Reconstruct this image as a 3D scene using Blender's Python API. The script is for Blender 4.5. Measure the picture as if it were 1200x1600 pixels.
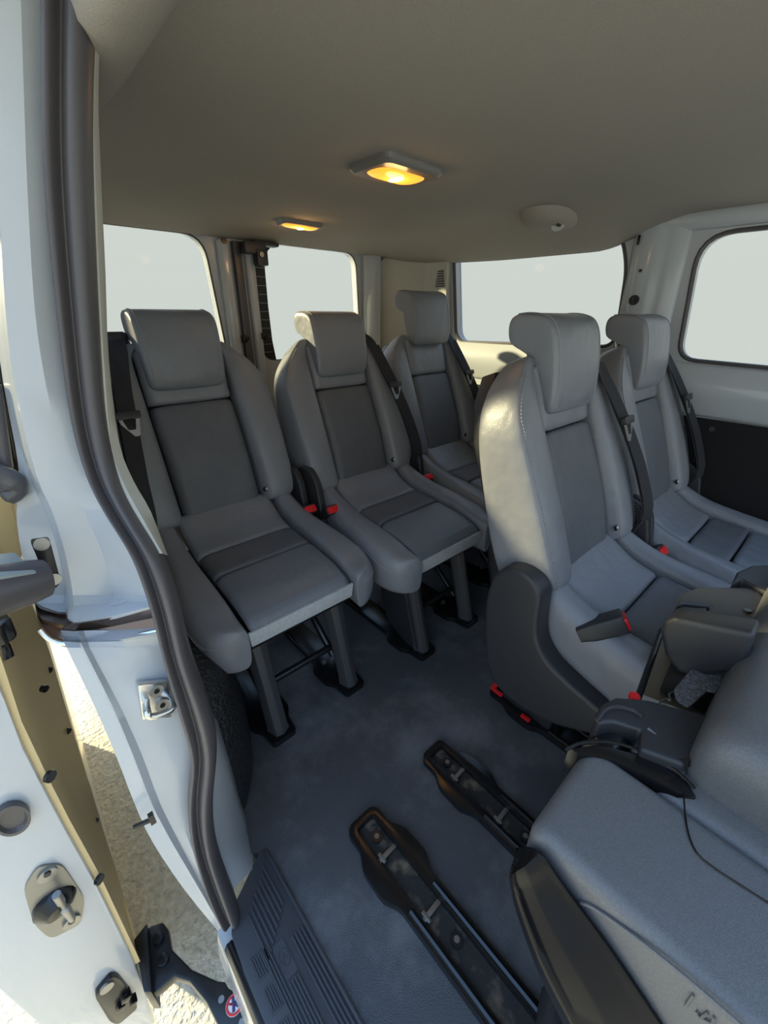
import bpy, bmesh, math, random
from mathutils import Vector, Matrix
random.seed(7)
C = bpy.context.scene.collection
for o in list(bpy.data.objects): bpy.data.objects.remove(o)

# ------------------------------------------------------------------ camera, sky, sun, exposure
CAM_P = Vector((0, 0, 1.08)); FPX = 648.4
PITCH, YAW, ROLL = math.radians(25.645), math.radians(42.24), math.radians(0.6)
FW = Vector((math.sin(YAW)*math.cos(PITCH), math.cos(YAW)*math.cos(PITCH), -math.sin(PITCH)))
_rt = Vector((math.cos(YAW), -math.sin(YAW), 0)); _up = _rt.cross(FW)
RT = _rt*math.cos(ROLL) + _up*math.sin(ROLL); UP = -_rt*math.sin(ROLL) + _up*math.cos(ROLL)
cd = bpy.data.cameras.new('camera'); cam = bpy.data.objects.new('camera', cd); C.objects.link(cam)
cam.matrix_world = Matrix((( RT.x, UP.x, -FW.x, CAM_P.x), (RT.y, UP.y, -FW.y, CAM_P.y), (RT.z, UP.z, -FW.z, CAM_P.z), (0, 0, 0, 1)))
cd.sensor_fit = 'VERTICAL'; cd.sensor_height = 24; cd.lens = 24*FPX/1600; cd.clip_start = 0.01; cd.clip_end = 200
bpy.context.scene.camera = cam

w = bpy.data.worlds.new('sky'); bpy.context.scene.world = w; w.use_nodes = True
nt = w.node_tree; bg = nt.nodes['Background']
tc = nt.nodes.new('ShaderNodeTexCoord'); sx = nt.nodes.new('ShaderNodeSeparateXYZ'); rp = nt.nodes.new('ShaderNodeValToRGB')
nt.links.new(tc.outputs['Generated'], sx.inputs[0]); nt.links.new(sx.outputs['Z'], rp.inputs[0]); nt.links.new(rp.outputs[0], bg.inputs[0])
rp.color_ramp.elements[0].position = 0.0; rp.color_ramp.elements[0].color = (.610, .655, .618, 1)
rp.color_ramp.elements[1].position = 0.95; rp.color_ramp.elements[1].color = (.52, .95, 1.70, 1)
e = rp.color_ramp.elements.new(0.22); e.color = (.630, .675, .640, 1)
bg.inputs[1].default_value = 1.55
SUN_TO = Vector((-.73, 1.25, .45)).normalized()
sl = bpy.data.lights.new('sun', 'SUN'); sl.energy = 16.0; sl.angle = math.radians(2.5); sl.color = (1, .86, .50)
so = bpy.data.objects.new('sun', sl); C.objects.link(so); so.location = (-6, 7, 4); so.rotation_euler = SUN_TO.to_track_quat('Z', 'Y').to_euler()
vs = bpy.context.scene.view_settings
vs.view_transform = 'Standard'; vs.look = 'None'; vs.gamma = 1; vs.use_curve_mapping = False; vs.exposure = 0.13

# ------------------------------------------------------------------ measuring: where a sight line meets a plane of the van
def sight(x, y): return FW + RT*((x-600)/FPX) - UP*((y-800)/FPX)
def on_x(x, y, X): d = sight(x, y); return CAM_P + d*((X-CAM_P.x)/d.x)
def on_y(x, y, Y): d = sight(x, y); return CAM_P + d*((Y-CAM_P.y)/d.y)
def on_z(x, y, Z): d = sight(x, y); return CAM_P + d*((Z-CAM_P.z)/d.z)

# ------------------------------------------------------------------ materials
MATS = {}
def mat(name, col, rough=.5, metal=0., spec=.5, bump=None, spots=None, coat=0., emit=None, soft=None):
    m = bpy.data.materials.new(name); m.use_nodes = True; n = m.node_tree.nodes; L = m.node_tree.links; b = n['Principled BSDF']
    b.inputs['Base Color'].default_value = (*col, 1); b.inputs['Roughness'].default_value = rough; b.inputs['Metallic'].default_value = metal
    b.inputs['Specular IOR Level'].default_value = spec
    if coat: b.inputs['Coat Weight'].default_value = coat; b.inputs['Coat Roughness'].default_value = .08
    t = n.new('ShaderNodeTexCoord')
    if spots:                                             # (scale, second colour, low, high)
        ns = n.new('ShaderNodeTexNoise'); ns.inputs['Scale'].default_value = spots[0]; ns.inputs['Detail'].default_value = 6
        r = n.new('ShaderNodeValToRGB'); r.color_ramp.elements[0].position = spots[2]; r.color_ramp.elements[1].position = spots[3]
        r.color_ramp.elements[0].color = (*col, 1); r.color_ramp.elements[1].color = (*spots[1], 1)
        L.new(t.outputs['Object'], ns.inputs['Vector']); L.new(ns.outputs['Fac'], r.inputs[0]); L.new(r.outputs[0], b.inputs['Base Color'])
    if bump:                                              # (scale, strength, distance)
        nb = n.new('ShaderNodeTexNoise'); nb.inputs['Scale'].default_value = bump[0]; nb.inputs['Detail'].default_value = 4
        bp = n.new('ShaderNodeBump'); bp.inputs['Strength'].default_value = bump[1]; bp.inputs['Distance'].default_value = bump[2]
        L.new(t.outputs['Object'], nb.inputs['Vector']); L.new(nb.outputs['Fac'], bp.inputs['Height']); L.new(bp.outputs[0], b.inputs['Normal'])
    if soft:                                              # broad padding unevenness under the grain
        n2 = n.new('ShaderNodeTexNoise'); n2.inputs['Scale'].default_value = soft[0]; n2.inputs['Detail'].default_value = 2
        b2 = n.new('ShaderNodeBump'); b2.inputs['Strength'].default_value = 1; b2.inputs['Distance'].default_value = soft[1]
        L.new(t.outputs['Object'], n2.inputs['Vector']); L.new(n2.outputs['Fac'], b2.inputs['Height']); L.new(b2.outputs[0], bp.inputs['Normal'])
    if emit: b.inputs['Emission Color'].default_value = (*emit[0], 1); b.inputs['Emission Strength'].default_value = emit[1]
    MATS[name] = m; return m
LEATHER = mat('grey_leather', (.205, .214, .238), .36, bump=(420, .25, .002), spots=(9, (.222, .231, .255), .35, .7), soft=(13, .006))
PANEL = mat('dark_grey_panel', (.112, .118, .132), .50, bump=(650, .35, .002), spots=(14, (.128, .135, .15), .35, .7), soft=(11, .005))
NOSE = mat('slate_leather', (.16, .175, .20), .38, bump=(420, .25, .002), soft=(13, .006))
FELT = mat('grey_felt', (.42, .44, .46), .9, bump=(300, .4, .003), spots=(160, (.50, .52, .54), .4, .65))
SEAM = mat('grey_thread', (.27, .27, .285), .7)
PLASTIC = mat('charcoal_plastic', (.030, .031, .035), .45, bump=(900, .3, .001))
SHELL = mat('grained_grey_plastic', (.128, .128, .130), .32, bump=(900, .35, .0015), spots=(420, (.155, .155, .157), .4, .65))
GLOSS = mat('black_gloss_plastic', (.008, .008, .009), .22)
LEVERM = mat('black_satin_plastic', (.012, .0105, .010), .22, spec=.14)
STEEL = mat('black_painted_steel', (.012, .012, .013), .3)
GREYSTEEL = mat('grey_leg_cover', (.055, .057, .062), .5, bump=(700, .2, .001))
WEB = mat('seat_belt_webbing', (.020, .020, .024), .75, bump=(700, .4, .001))
RED = mat('red_button', (.75, .015, .02), .35)
CHROME = mat('zinc_metal', (.72, .72, .70), .25, 1.0)
DULL = mat('dull_metal', (.35, .35, .34), .45, 1.0)
DIRTY = mat('dirty_channel_metal', (.028, .026, .024), .6, .1, spots=(28, (.20, .15, .10), .52, .72), bump=(60, .4, .004))
PAINT = mat('white_paint', (.485, .515, .545), .28, coat=.6)
HEAD = mat('beige_headliner', (.32, .294, .258), .95, spec=.1, bump=(700, .35, .002), spots=(420, (.36, .333, .294), .35, .7))
TRIM = mat('beige_trim_plastic', (.50, .49, .43), .6, bump=(900, .2, .001))
BLACKTRIM = mat('black_side_trim', (.014, .014, .015), .8, spec=.2, bump=(500, .4, .002))
RUBBER = mat('black_rubber', (.085, .078, .082), .36, bump=(400, .15, .001))
VINYL = mat('grey_floor_vinyl', (.080, .083, .089), .36, bump=(420, .5, .002))
ARCH = mat('black_moulded_carpet', (.016, .016, .017), .38, bump=(120, 1.0, .008))
TREAD = mat('step_tread_plastic', (.060, .063, .072), .38, bump=(800, .3, .001))
CARPET = mat('grey_carpet', (.10, .10, .105), .95, bump=(260, 1.0, .008), spots=(220, (.20, .20, .21), .4, .65))
GROUND = mat('gravelled_asphalt', (.52, .48, .38), .95, bump=(60, .8, .015), spots=(70, (.70, .65, .53), .36, .64))
DOORTRIM = mat('sun_tinted_door_trim', (.56, .43, .22), .4, bump=(300, .15, .001))  # golden bounce of sunlight is put into the trim's base colour
LENS = mat('amber_lens', (.9, .42, .06), .25, emit=((1, .33, .03), 1.4))
BULB = mat('lamp_bulb', (1, .8, .4), .3, emit=((1, .62, .22), 14))
CERAMIC = mat('black_glass_border', (.020, .016, .014), .3)
WHITE = mat('white_sticker', (.85, .85, .83), .5)
STRED = mat('red_sticker_ink', (.70, .04, .05), .5)
INK = mat('dark_sticker_ink', (.05, .05, .15), .5)
def glass_mat():
    m = bpy.data.materials.new('tinted_glass'); m.use_nodes = True; n = m.node_tree.nodes; n.clear(); L = m.node_tree.links
    o = n.new('ShaderNodeOutputMaterial'); t = n.new('ShaderNodeBsdfTransparent'); g = n.new('ShaderNodeBsdfGlossy'); x = n.new('ShaderNodeMixShader'); f = n.new('ShaderNodeFresnel')
    g.inputs['Roughness'].default_value = .02; t.inputs[0].default_value = (.767, .770, .767, 1); f.inputs[0].default_value = 1.12  # tint added so the bright sky shows dimmer through the panes
    L.new(f.outputs[0], x.inputs[0]); L.new(t.outputs[0], x.inputs[1]); L.new(g.outputs[0], x.inputs[2]); L.new(x.outputs[0], o.inputs[0]); return m
GLASS = glass_mat()
# scuffs on the floor: pale dusty wear
def scuffs(m, lo, hi, col):
    n = m.node_tree.nodes; L = m.node_tree.links; b = n['Principled BSDF']; t = n.new('ShaderNodeTexCoord')
    a = n.new('ShaderNodeTexNoise'); a.inputs['Scale'].default_value = 3.2; a.inputs['Detail'].default_value = 9; a.inputs['Roughness'].default_value = .7
    r = n.new('ShaderNodeValToRGB'); r.color_ramp.elements[0].position = lo; r.color_ramp.elements[1].position = hi
    r.color_ramp.elements[0].color = (*b.inputs['Base Color'].default_value[:3], 1); r.color_ramp.elements[1].color = (*col, 1)
    L.new(t.outputs['Object'], a.inputs['Vector']); L.new(a.outputs['Fac'], r.inputs[0]); L.new(r.outputs[0], b.inputs['Base Color'])
scuffs(VINYL, .47, .70, (.20, .20, .202))

# ------------------------------------------------------------------ mesh helpers
class G:                                                   # a bag of vertices and faces that becomes ONE mesh
    def __init__(s): s.v = []; s.f = []
    def add(s, v, f):
        k = len(s.v); s.v += [Vector(p) for p in v]; s.f += [[i+k for i in q] for q in f]; return s
    def loft(s, rings, cap=True, closed=True):
        n = len(rings[0]); v = [p for r in rings for p in r]; f = []
        for i in range(len(rings)-1):
            for j in range(n if closed else n-1):
                k = (j+1) % n; f.append((i*n+j, i*n+k, (i+1)*n+k, (i+1)*n+j))
        if cap and closed: f.append(list(range(n))[::-1]); f.append([(len(rings)-1)*n+j for j in range(n)])
        return s.add(v, f)
    def box(s, c, d, rot=None):
        v = [Vector(((i & 1)-.5, ((i >> 1) & 1)-.5, ((i >> 2) & 1)-.5)) for i in range(8)]
        v = [Vector((p.x*d[0], p.y*d[1], p.z*d[2])) for p in v]
        if rot: v = [rot @ p for p in v]
        v = [p+Vector(c) for p in v]
        return s.add(v, [(0, 2, 3, 1), (4, 5, 7, 6), (0, 1, 5, 4), (2, 6, 7, 3), (0, 4, 6, 2), (1, 3, 7, 5)])
    def tube(s, pts, r, n=10, cap=True):
        pts = [Vector(p) for p in pts]; rings = []; up = Vector((0, 0, 1))
        t0 = (pts[1]-pts[0]).normalized()
        if abs(t0.dot(up)) > .9: up = Vector((1, 0, 0))
        a = t0.cross(up).normalized()
        for i, p in enumerate(pts):
            t = (pts[min(i+1, len(pts)-1)]-pts[max(i-1, 0)]).normalized()
            a = (a - t*a.dot(t)).normalized(); b = t.cross(a); rr = r[i] if isinstance(r, (list, tuple)) else r
            rings.append([p+a*math.cos(2*math.pi*k/n)*rr+b*math.sin(2*math.pi*k/n)*rr for k in range(n)])
        return s.loft(rings, cap)
    def strip(s, pts, side, wid, th):                      # flat ribbon: side vectors give its width direction
        pts = [Vector(p) for p in pts]; rings = []
        for i, p in enumerate(pts):
            t = (pts[min(i+1, len(pts)-1)]-pts[max(i-1, 0)]).normalized(); a = Vector(side[i] if isinstance(side, list) else side)
            a = (a-t*a.dot(t)).normalized(); b = t.cross(a)
            rings.append([p+a*wid/2+b*th/2, p-a*wid/2+b*th/2, p-a*wid/2-b*th/2, p+a*wid/2-b*th/2])
        return s.loft(rings)
    def prism(s, poly, fn, t0, t1):                        # fn(u, v, t) -> point
        n = len(poly); return s.loft([[fn(u, v, t0) for u, v in poly], [fn(u, v, t1) for u, v in poly]])
    def disc(s, c, axis, r, h, n=20):
        c = Vector(c); axis = Vector(axis).normalized(); return s.tube([c-axis*h/2, c+axis*h/2], r, n)

def finish(name, g, m, bevel=0, subd=0, flat=False, angle=40, seg=2):
    me = bpy.data.meshes.new(name); bm = bmesh.new()
    vs_ = [bm.verts.new(p) for p in g.v]
    for f in g.f:
        try: bm.faces.new([vs_[i] for i in f])
        except ValueError: pass
    bmesh.ops.remove_doubles(bm, verts=bm.verts, dist=1e-5)
    bmesh.ops.recalc_face_normals(bm, faces=bm.faces)
    if bevel:
        es = [x for x in bm.edges if len(x.link_faces) == 2 and x.calc_face_angle(0) > math.radians(28)]
        bmesh.ops.bevel(bm, geom=es, offset=bevel, segments=seg, profile=.6, affect='EDGES', clamp_overlap=True)
    bm.to_mesh(me); bm.free(); me.materials.append(m)
    for p in me.polygons: p.use_smooth = not flat
    if not flat and not subd: me.set_sharp_from_angle(angle=math.radians(angle))
    return me
CACHE = {}
def obj(name, g, m, parent=None, bevel=0, subd=0, flat=False, key=None, angle=40, loc=None, seg=2):
    if key and key in CACHE: me = CACHE[key]
    else:
        me = finish(name, g() if callable(g) else g, m, bevel, subd, flat, angle, seg)
        if key: CACHE[key] = me
    o = bpy.data.objects.new(name, me); C.objects.link(o); o.parent = parent
    if loc: o.location = loc
    if subd: md = o.modifiers.new('smooth', 'SUBSURF'); md.levels = subd; md.render_levels = subd
    return o
def thing(name, label, cat, loc=(0, 0, 0), group=None):
    o = bpy.data.objects.new(name, None); C.objects.link(o); o.location = loc; o.empty_display_size = .05
    o['label'] = label; o['category'] = cat
    if group: o['group'] = group
    return o
def tag(o, label, cat, group=None):
    o['label'] = label; o['category'] = cat
    if group: o['group'] = group
    return o
def struct(o): o['kind'] = 'structure'; return o
def rounded(poly, r, n=5):                                 # round the corners of a 2-D polygon
    out = []; m = len(poly)
    for i in range(m):
        p = Vector(poly[i]); a = Vector(poly[i-1])-p; b = Vector(poly[(i+1) % m])-p
        rr = r[i] if isinstance(r, (list, tuple)) else r
        rr = min(rr, a.length*.48, b.length*.48); A = p+a.normalized()*rr; B = p+b.normalized()*rr
        for k in range(n+1):
            t = k/n; out.append(tuple(A*(1-t)**2+p*2*t*(1-t)+B*t*t))
    return out
def holed(outer, holes, fn, t0, t1):                       # plate with holes, thickness t0..t1
    bm = bmesh.new(); loops = []
    for poly in [outer]+holes:
        vv = [bm.verts.new((u, v, 0)) for u, v in poly]; loops.append(vv)
        for i in range(len(vv)): bm.edges.new((vv[i], vv[(i+1) % len(vv)]))
    bmesh.ops.triangle_fill(bm, use_beauty=True, edges=bm.edges[:])
    bm.verts.index_update(); base = [(v.co.x, v.co.y) for v in bm.verts]; n = len(base)
    g = G(); v = [fn(u, q, t0) for u, q in base]+[fn(u, q, t1) for u, q in base]; f = []
    for fc in bm.faces:
        ids = [x.index for x in fc.verts]; f.append(ids); f.append([i+n for i in ids[::-1]])
    for vv in loops:
        for i in range(len(vv)):
            a, b = vv[i].index, vv[(i+1) % len(vv)].index; f.append((a, b, b+n, a+n))
    bm.free(); return g.add(v, f)
def lerp(a, b, t): return a+(b-a)*t
def interp(tab, x):
    if x <= tab[0][0]: return tab[0][1]
    for (a, b), (c, d) in zip(tab, tab[1:]):
        if x <= c: return lerp(b, d, (x-a)/(c-a))
    return tab[-1][1]
def smooth(pts, k=4):                                      # Catmull-Rom through points
    pts = [Vector(p) for p in pts]; out = []
    for i in range(len(pts)-1):
        p0, p1, p2, p3 = pts[max(i-1, 0)], pts[i], pts[i+1], pts[min(i+2, len(pts)-1)]
        for j in range(k):
            t = j/k; out.append(.5*((2*p1)+(p2-p0)*t+(2*p0-5*p1+4*p2-p3)*t*t+(3*p1-p0-3*p2+p3)*t**3))
    return out+[pts[-1]]
def sst(a, b, x): t = max(0, min(1, (x-a)/(b-a))); return t*t*(3-2*t)

# ------------------------------------------------------------------ the setting
XW, YR = 1.86, 2.0                                         # far wall, rear doors
FZ = 0.0
# ground outside
g = G(); N = 24
g.loft([[(-7+13*i/N, -7+13*j/N, -.55) for j in range(N+1)] for i in range(N+1)], closed=False)
ground = struct(obj('ground', g, GROUND, flat=True))
# van floor
g = G().prism(rounded([(.145, -1.0), (1.84, -1.0), (1.84, 1.98), (.06, 1.98), (.06, .62), (.145, .545)], .01, 2), lambda u, v, t: (u, v, t), -.03, 0)
floor = struct(obj('floor', g, VINYL))
# headliner
def ceil_z(x, y):
    z = 1.402 - .030*sst(1.25, 2.0, y)
    edge = lerp(1.383, 1.300, sst(.52, .86, y))
    edge = lerp(edge, 1.315, sst(1.2, 1.9, y))
    z = lerp(z, edge, sst(1.50, 1.86, x))
    near = lerp(1.385, 1.355, sst(.9, 1.5, y))
    z = lerp(near, z, sst(.12, .40, x))
    z = lerp(z, 1.352, sst(1.80, 1.98, y)*.85)
    return z
def ceiling_mesh():
    g = G(); xs = [.155+(1.87-.155)*i/44 for i in range(45)]; ys = [-.45+2.42*j/60 for j in range(61)]
    top = [[(x, y, ceil_z(x, y)) for y in ys] for x in xs]
    g.loft(top, closed=False)
    g.loft([[(x, y, ceil_z(x, y)+.05) for y in ys] for x in xs], closed=False)
    for a in (0, -1):
        g.loft([top[a], [(p[0], p[1], p[2]+.05) for p in top[a]]], closed=False)
        r = [row[a] for row in top]; g.loft([r, [(p[0], p[1], p[2]+.05) for p in r]], closed=False)
    return g
ceiling = struct(obj('ceiling', ceiling_mesh(), HEAD, angle=70))
obj('roof_skin', G().box((.93, .77, 1.51), (1.9, 2.5, .02)), PAINT, ceiling)
# rail bulge of the headliner above the sliding door
g = G(); rings = []
for y, x1, h in ((-.45, .255, .070), (0, .255, .070), (.60, .258, .070), (.78, .262, .068), (.90, .262, .060), (.98, .257, .045), (1.04, .248, .026), (1.08, .23, .008)):
    rings.append([(.15, y, 1.40), (.15, y, 1.385-h), (.19, y, 1.388-h), (x1-.03, y, 1.396-h*.85), (x1-.008, y, 1.400-h*.45), (x1+.004, y, 1.404)])
obj('headliner_bulge', g.loft(rings), HEAD, ceiling, subd=1, angle=70)

# far side wall with two windows
qwin = rounded([(1.56, 1.36), (.77, 1.36), (.722, 1.24), (.700, .965), (1.50, .945)], [.05, .08, .05, .06, .07], 6)
nwin = rounded([(.515, 1.322), (.475, .938), (-.75, .905), (-.75, 1.335)], [.10, .06, .06, .06], 6)
wall_r = struct(obj('wall_right', holed([(-.95, -.02), (2.03, -.02), (2.03, 1.46), (-.95, 1.46)], [qwin, nwin], lambda u, v, t: (t, u, v), XW, XW+.06), PAINT))
def window(n, poly, fn, face, back, gm=GLASS, rub=.007, border=None):
    g = G(); g.prism(poly, fn, back-.002, back+.002)
    o = struct(obj('window_%d' % n, g, gm, flat=True))
    P = [Vector(fn(u, v, face)) for u, v in poly]; P.append(P[0]); P.append(P[1])
    obj('window_seal', G().tube(P, rub, 8, cap=False), RUBBER, o)
    return o
fx = lambda u, v, t: (t, u, v)
window(1, qwin, fx, XW+.004, XW+.05, rub=.008)
window(2, nwin, fx, XW+.004, XW+.05, rub=.008)
# belt ledge, lower trim
led = [(0, .955), (-.012, .935), (-.03, .90), (-.035, .87), (-.025, .835), (-.012, .80), (-.004, .775), (.01, .77), (.01, .955)]
g = G().loft([[(XW+a, y, z-.028*(1 if y < .6 else 0)) for a, z in led] for y in (-.9, .0, .47, .60, .66, .72, 1.2, 1.7, 1.97)])
obj('belt_ledge', g, PAINT, wall_r, subd=1)
lt = obj('lower_trim', G().box((XW-.012, .45, .375), (.02, 2.8, .75)), BLACKTRIM, wall_r, bevel=.006)
for y in (.30, -.1): obj('trim_clip', G().disc((XW-.024, y, .72), (1, 0, 0), .009, .006), PLASTIC, wall_r)
# pillar between the far windows (flares) with slot, hole and plug
pil = [(.715, -.001), (.705, -.022), (.66, -.03), (.625, -.03), (.60, -.020), (.575, -.022), (.545, -.012), (.53, .0)]
g = G(); rings = []
for z in (.93, 1.0, 1.1, 1.2, 1.3, 1.40):
    rings.append([(XW+d, y+.03*(z-1.2), z) for y, d in pil]+[(XW+.01, .53+.03*(z-1.2), z), (XW+.01, .715+.03*(z-1.2), z)])
obj('pillar_cover', g.loft(rings), PAINT, wall_r, subd=1)
p = on_x(998, 375, XW-.03); obj('pillar_slot', G().box((XW-.031, p.y, p.z), (.006, .008, .03)), GLOSS, wall_r, bevel=.002)
p = on_x(1001, 423, XW-.03); obj('pillar_hole', G().disc((XW-.031, p.y, p.z), (1, 0, 0), .005, .006), GLOSS, wall_r)
p = on_x(991, 469, XW-.03); pl = obj('pillar_plug', G().disc((XW-.032, p.y, p.z), (1, 0, 0), .017, .008), PLASTIC, wall_r)
obj('plug_cap', G().disc((XW-.037, p.y, p.z), (1, 0, 0), .009, .006), GLOSS, pl)
# white header between headliner and window 2
obj('window_header', G().loft([[(XW-.02, y, 1.395), (XW-.026, y, 1.36), (XW-.012, y, 1.335), (XW+.01, y, 1.33), (XW+.01, y, 1.395)] for y in (-.9, 0, .45, .58, .68)]), PAINT, wall_r, subd=1)
# rear corner trim with vent slats
def corner_trim():
    poly = [(1.545, .90), (1.565, 1.34), (1.985, 1.36), (1.985, .40), (1.545, .40)]
    return G().prism(rounded(poly, .03, 3), lambda u, v, t: (t, u, v), XW-.035, XW+.0)
ct = obj('corner_trim', corner_trim(), TRIM, wall_r, bevel=.008)
obj('corner_block', G().loft([[(XW-.03, 1.70, z), (XW-.17, 1.975, z), (XW, 1.975, z), (XW, 1.70, z)] for z in (.4, .9, 1.345)]), TRIM, wall_r, bevel=.02)
for i in range(7):
    obj('vent_slat', G().box((XW-.040, 1.60, 1.205+i*.011), (.010, .055-.004*i, .005)), PLASTIC, wall_r)

# rear barn doors
w3 = rounded([(.33, 1.362), (.80, 1.362), (.835, .86), (.33, .86)], [.05, .09, .06, .05], 6)
w4 = rounded([(1.008, 1.362), (1.60, 1.362), (1.625, .86), (1.008, .86)], [.10, .08, .06, .06], 6)
wall_b = struct(obj('wall_rear', holed([(.03, -.02), (1.86, -.02), (1.86, 1.46), (.03, 1.46)], [w3, w4], lambda u, v, t: (u, t, v), YR, YR+.05), PAINT))
fy = lambda u, v, t: (u, t, v)
window(3, w3, fy, YR+.004, YR+.04, rub=.005)
w4o = window(4, w4, fy, YR+.004, YR+.014, rub=.004)
# dark printed border with heater lines along the left edge of the right pane
brd = [(1.008, .86), (1.008, 1.27), (1.014, 1.31), (1.035, 1.345), (1.065, 1.360), (1.10, 1.362), (1.14, 1.362), (1.115, 1.352), (1.09, 1.330), (1.073, 1.30), (1.066, 1.26), (1.064, 1.1), (1.068, .95), (1.08, .86)]
bo = obj('glass_border', G().prism(brd, fy, YR+.006, YR+.010), CERAMIC, w4o)
for i in range(12): obj('heater_line', G().box((1.037, YR+.0052, .90+i*.036), (.052, .002, .0022)), DULL, bo, key='hl%d' % i)
# door meeting edge: rolled frames and dark gap
def frame_bar(x, w_, d): return G().loft([[(x-w_/2, YR+.005, z), (x-w_/2, YR-d*.6, z), (x-w_/4, YR-d, z), (x+w_/4, YR-d, z), (x+w_/2, YR-d*.6, z), (x+w_/2, YR+.005, z)] for z in (.4, .9, 1.35)])
obj('door_frame', frame_bar(.872, .055, .03), PAINT, wall_b, bevel=.006)
obj('door_frame', frame_bar(.985, .045, .03), PAINT, wall_b, bevel=.006)
obj('door_gap_seal', G().box((.928, YR-.014, .875), (.036, .03, .95)), RUBBER, wall_b, bevel=.006)
obj('door_frame', G().loft([[(1.635, YR, z), (1.635, YR-.03, z), (1.66, YR-.075, z), (1.70, YR-.085, z), (1.715, YR-.06, z), (1.715, YR, z)] for z in (.4, .9, 1.36)]), PAINT, wall_b, bevel=.008)
obj('frame_seal', G().tube([(1.724, YR-.07, z) for z in (.4, .9, 1.34)], .010, 8), RUBBER, wall_b)
chk = obj('door_latch', G().box((.985, YR-.06, 1.325), (.10, .055, .045)).box((1.01, YR-.07, 1.29), (.05, .05, .06)).box((1.04, YR-.06, 1.345), (.12, .05, .018)), PLASTIC, wall_b, bevel=.008)
obj('latch_bolt', G().disc((1.0, YR-.10, 1.30), (0, 1, 0), .010, .01), DULL, chk)
p = on_y(350, 365, YR-.0); obj('frame_plug', G().disc((.872, YR-.031, 1.345), (0, 1, 0), .013, .006), GLOSS, wall_b)
for x, z in ((.905, .965), (1.0, .975)): obj('latch_catch', G().box((x, YR-.035, z), (.014, .03, .03)).box((x+.012, YR-.04, z+.004), (.02, .012, .012)), GLOSS, wall_b, bevel=.002)

# near side wall behind the sliding-door opening
win5 = rounded([(1.06, 1.39), (1.86, 1.39), (1.88, .995), (1.04, .995)], .08, 5)
wall_l = struct(obj('wall_left', holed([(.70, -.30), (2.03, -.30), (2.03, 1.46), (.70, 1.46)], [win5], lambda u, v, t: (t-.03*max(0, .5-v), u, v), .04, .085), PAINT))
window(5, win5, fx, .083, .06)
obj('inner_lining', holed([(.72, .02), (1.97, .02), (1.97, 1.42), (.72, 1.42)], [win5], fx, .09, .10), TRIM, wall_l)
# door-opening pillar: rubber seal, white jamb, centre track, striker
SEALPX = [((60, -60), (157, -60), .64), ((65, 0), (155, 0), .64), ((66, 150), (150, 150), .64), ((70, 300), (151, 300), .645), ((90, 500), (158, 480), .65), ((110, 650), (171, 650), .65), ((135, 740), (189, 740), .63),
          ((165, 800), (219, 800), .60), ((205, 865), (257, 865), .565), ((235, 950), (280, 930), .545), ((255, 1030), (300, 1020), .535), ((278, 1110), (333, 1110), .53),
          ((297, 1180), (340, 1170), .53), ((292, 1250), (333, 1250), .525), ((300, 1320), (340, 1320), .515), ((325, 1400), (365, 1390), .495), ((348, 1448), (376, 1425), .48)]
PROF = [(0, -.004), (.02, .008), (.10, .016), (.22, .016), (.31, .007), (.36, .003), (.42, .010), (.55, .020), (.75, .023), (.92, .016), (.99, .004), (1, -.012), (0, -.012)]
sl_ = smooth([on_y(*a, y) for a, b, y in SEALPX], 3); sr_ = smooth([on_y(*b, y) for a, b, y in SEALPX], 3)
rings = []
for L_, R_ in zip(sl_, sr_):
    rings.append([L_.lerp(R_, t)+Vector((-.35, -.94, 0))*b*1.1 for t, b in PROF])
obj('rubber_seal', G().loft(rings), RUBBER, wall_l, subd=1)
def rows(g, data, dense=True):                            # data: rows of (px, py, Y) -> smooth sheet with a returned back edge
    R_ = [[on_y(*q) for q in row] for row in data]
    cols = [smooth([r[i] for r in R_], 3) for i in range(len(R_[0]))]
    g.loft([list(c) for c in cols], closed=False)
    g.loft([[p+Vector((0, .03, 0)) for p in c] for c in cols], closed=False)
    for c in (cols[0], cols[-1]): g.loft([list(c), [p+Vector((0, .03, 0)) for p in c]], closed=False)
    for k in (0, -1):
        e = [c[k] for c in cols]; g.loft([e, [p+Vector((0, .03, 0)) for p in e]], closed=False)
    return g
up = [(0, -80, -26, -20, 85, 655), (150, -60, -16, -10, 85, 655), (300, -34, -8, -2, 88, 655), (480, -10, 2, 8, 100, 660), (600, 6, 16, 23, 120, 660), (740, 31, 47, 56, 150, 645),
      (800, 26, 74, 82, 182, 620), (865, 34, 94, 102, 218, 590), (930, 54, 106, 114, 240, 570)]
data = [[(a, y, .71), (b-3, y, .700), (b, y, .672), (c, y, .655), ((c+d)/2, y, .652), (d, y, Y/1000+.008)] for y, a, b, c, d, Y in up]
data.append([(66, 958, .675), (102, 958, .67), (106, 966, .645), (116, 974, .635), (180, 962, .60), (250, 944, .565)])
data.append([(70, 962, .70), (104, 964, .70), (110, 974, .66), (122, 981, .645), (182, 969, .615), (250, 950, .58)])
obj('jamb_panel', rows(G(), data), PAINT, wall_l, angle=25)
lo = [(1012, 104, 130, 140, 262, 565), (1100, 146, 174, 186, 285, 550), (1180, 181, 208, 222, 305, 542), (1255, 210, 237, 250, 303, 540), (1315, 238, 268, 280, 311, 530), (1390, 288, 312, 318, 335, 515), (1460, 345, 352, 354, 362, 495)]
data = [[(100, 1003, .63), (128, 1008, .62), (131, 1008, .60), (142, 1006, .60), (180, 1001, .58), (260, 986, .56)]]
data += [[(a, y, Y/1000+.035), (b-4, y, Y/1000+.030), (b, y, Y/1000+.008), (c, y, Y/1000+.014), ((c+d)/2, y, Y/1000+.008), (d, y, Y/1000+.008)] for y, a, b, c, d, Y in lo]
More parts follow.
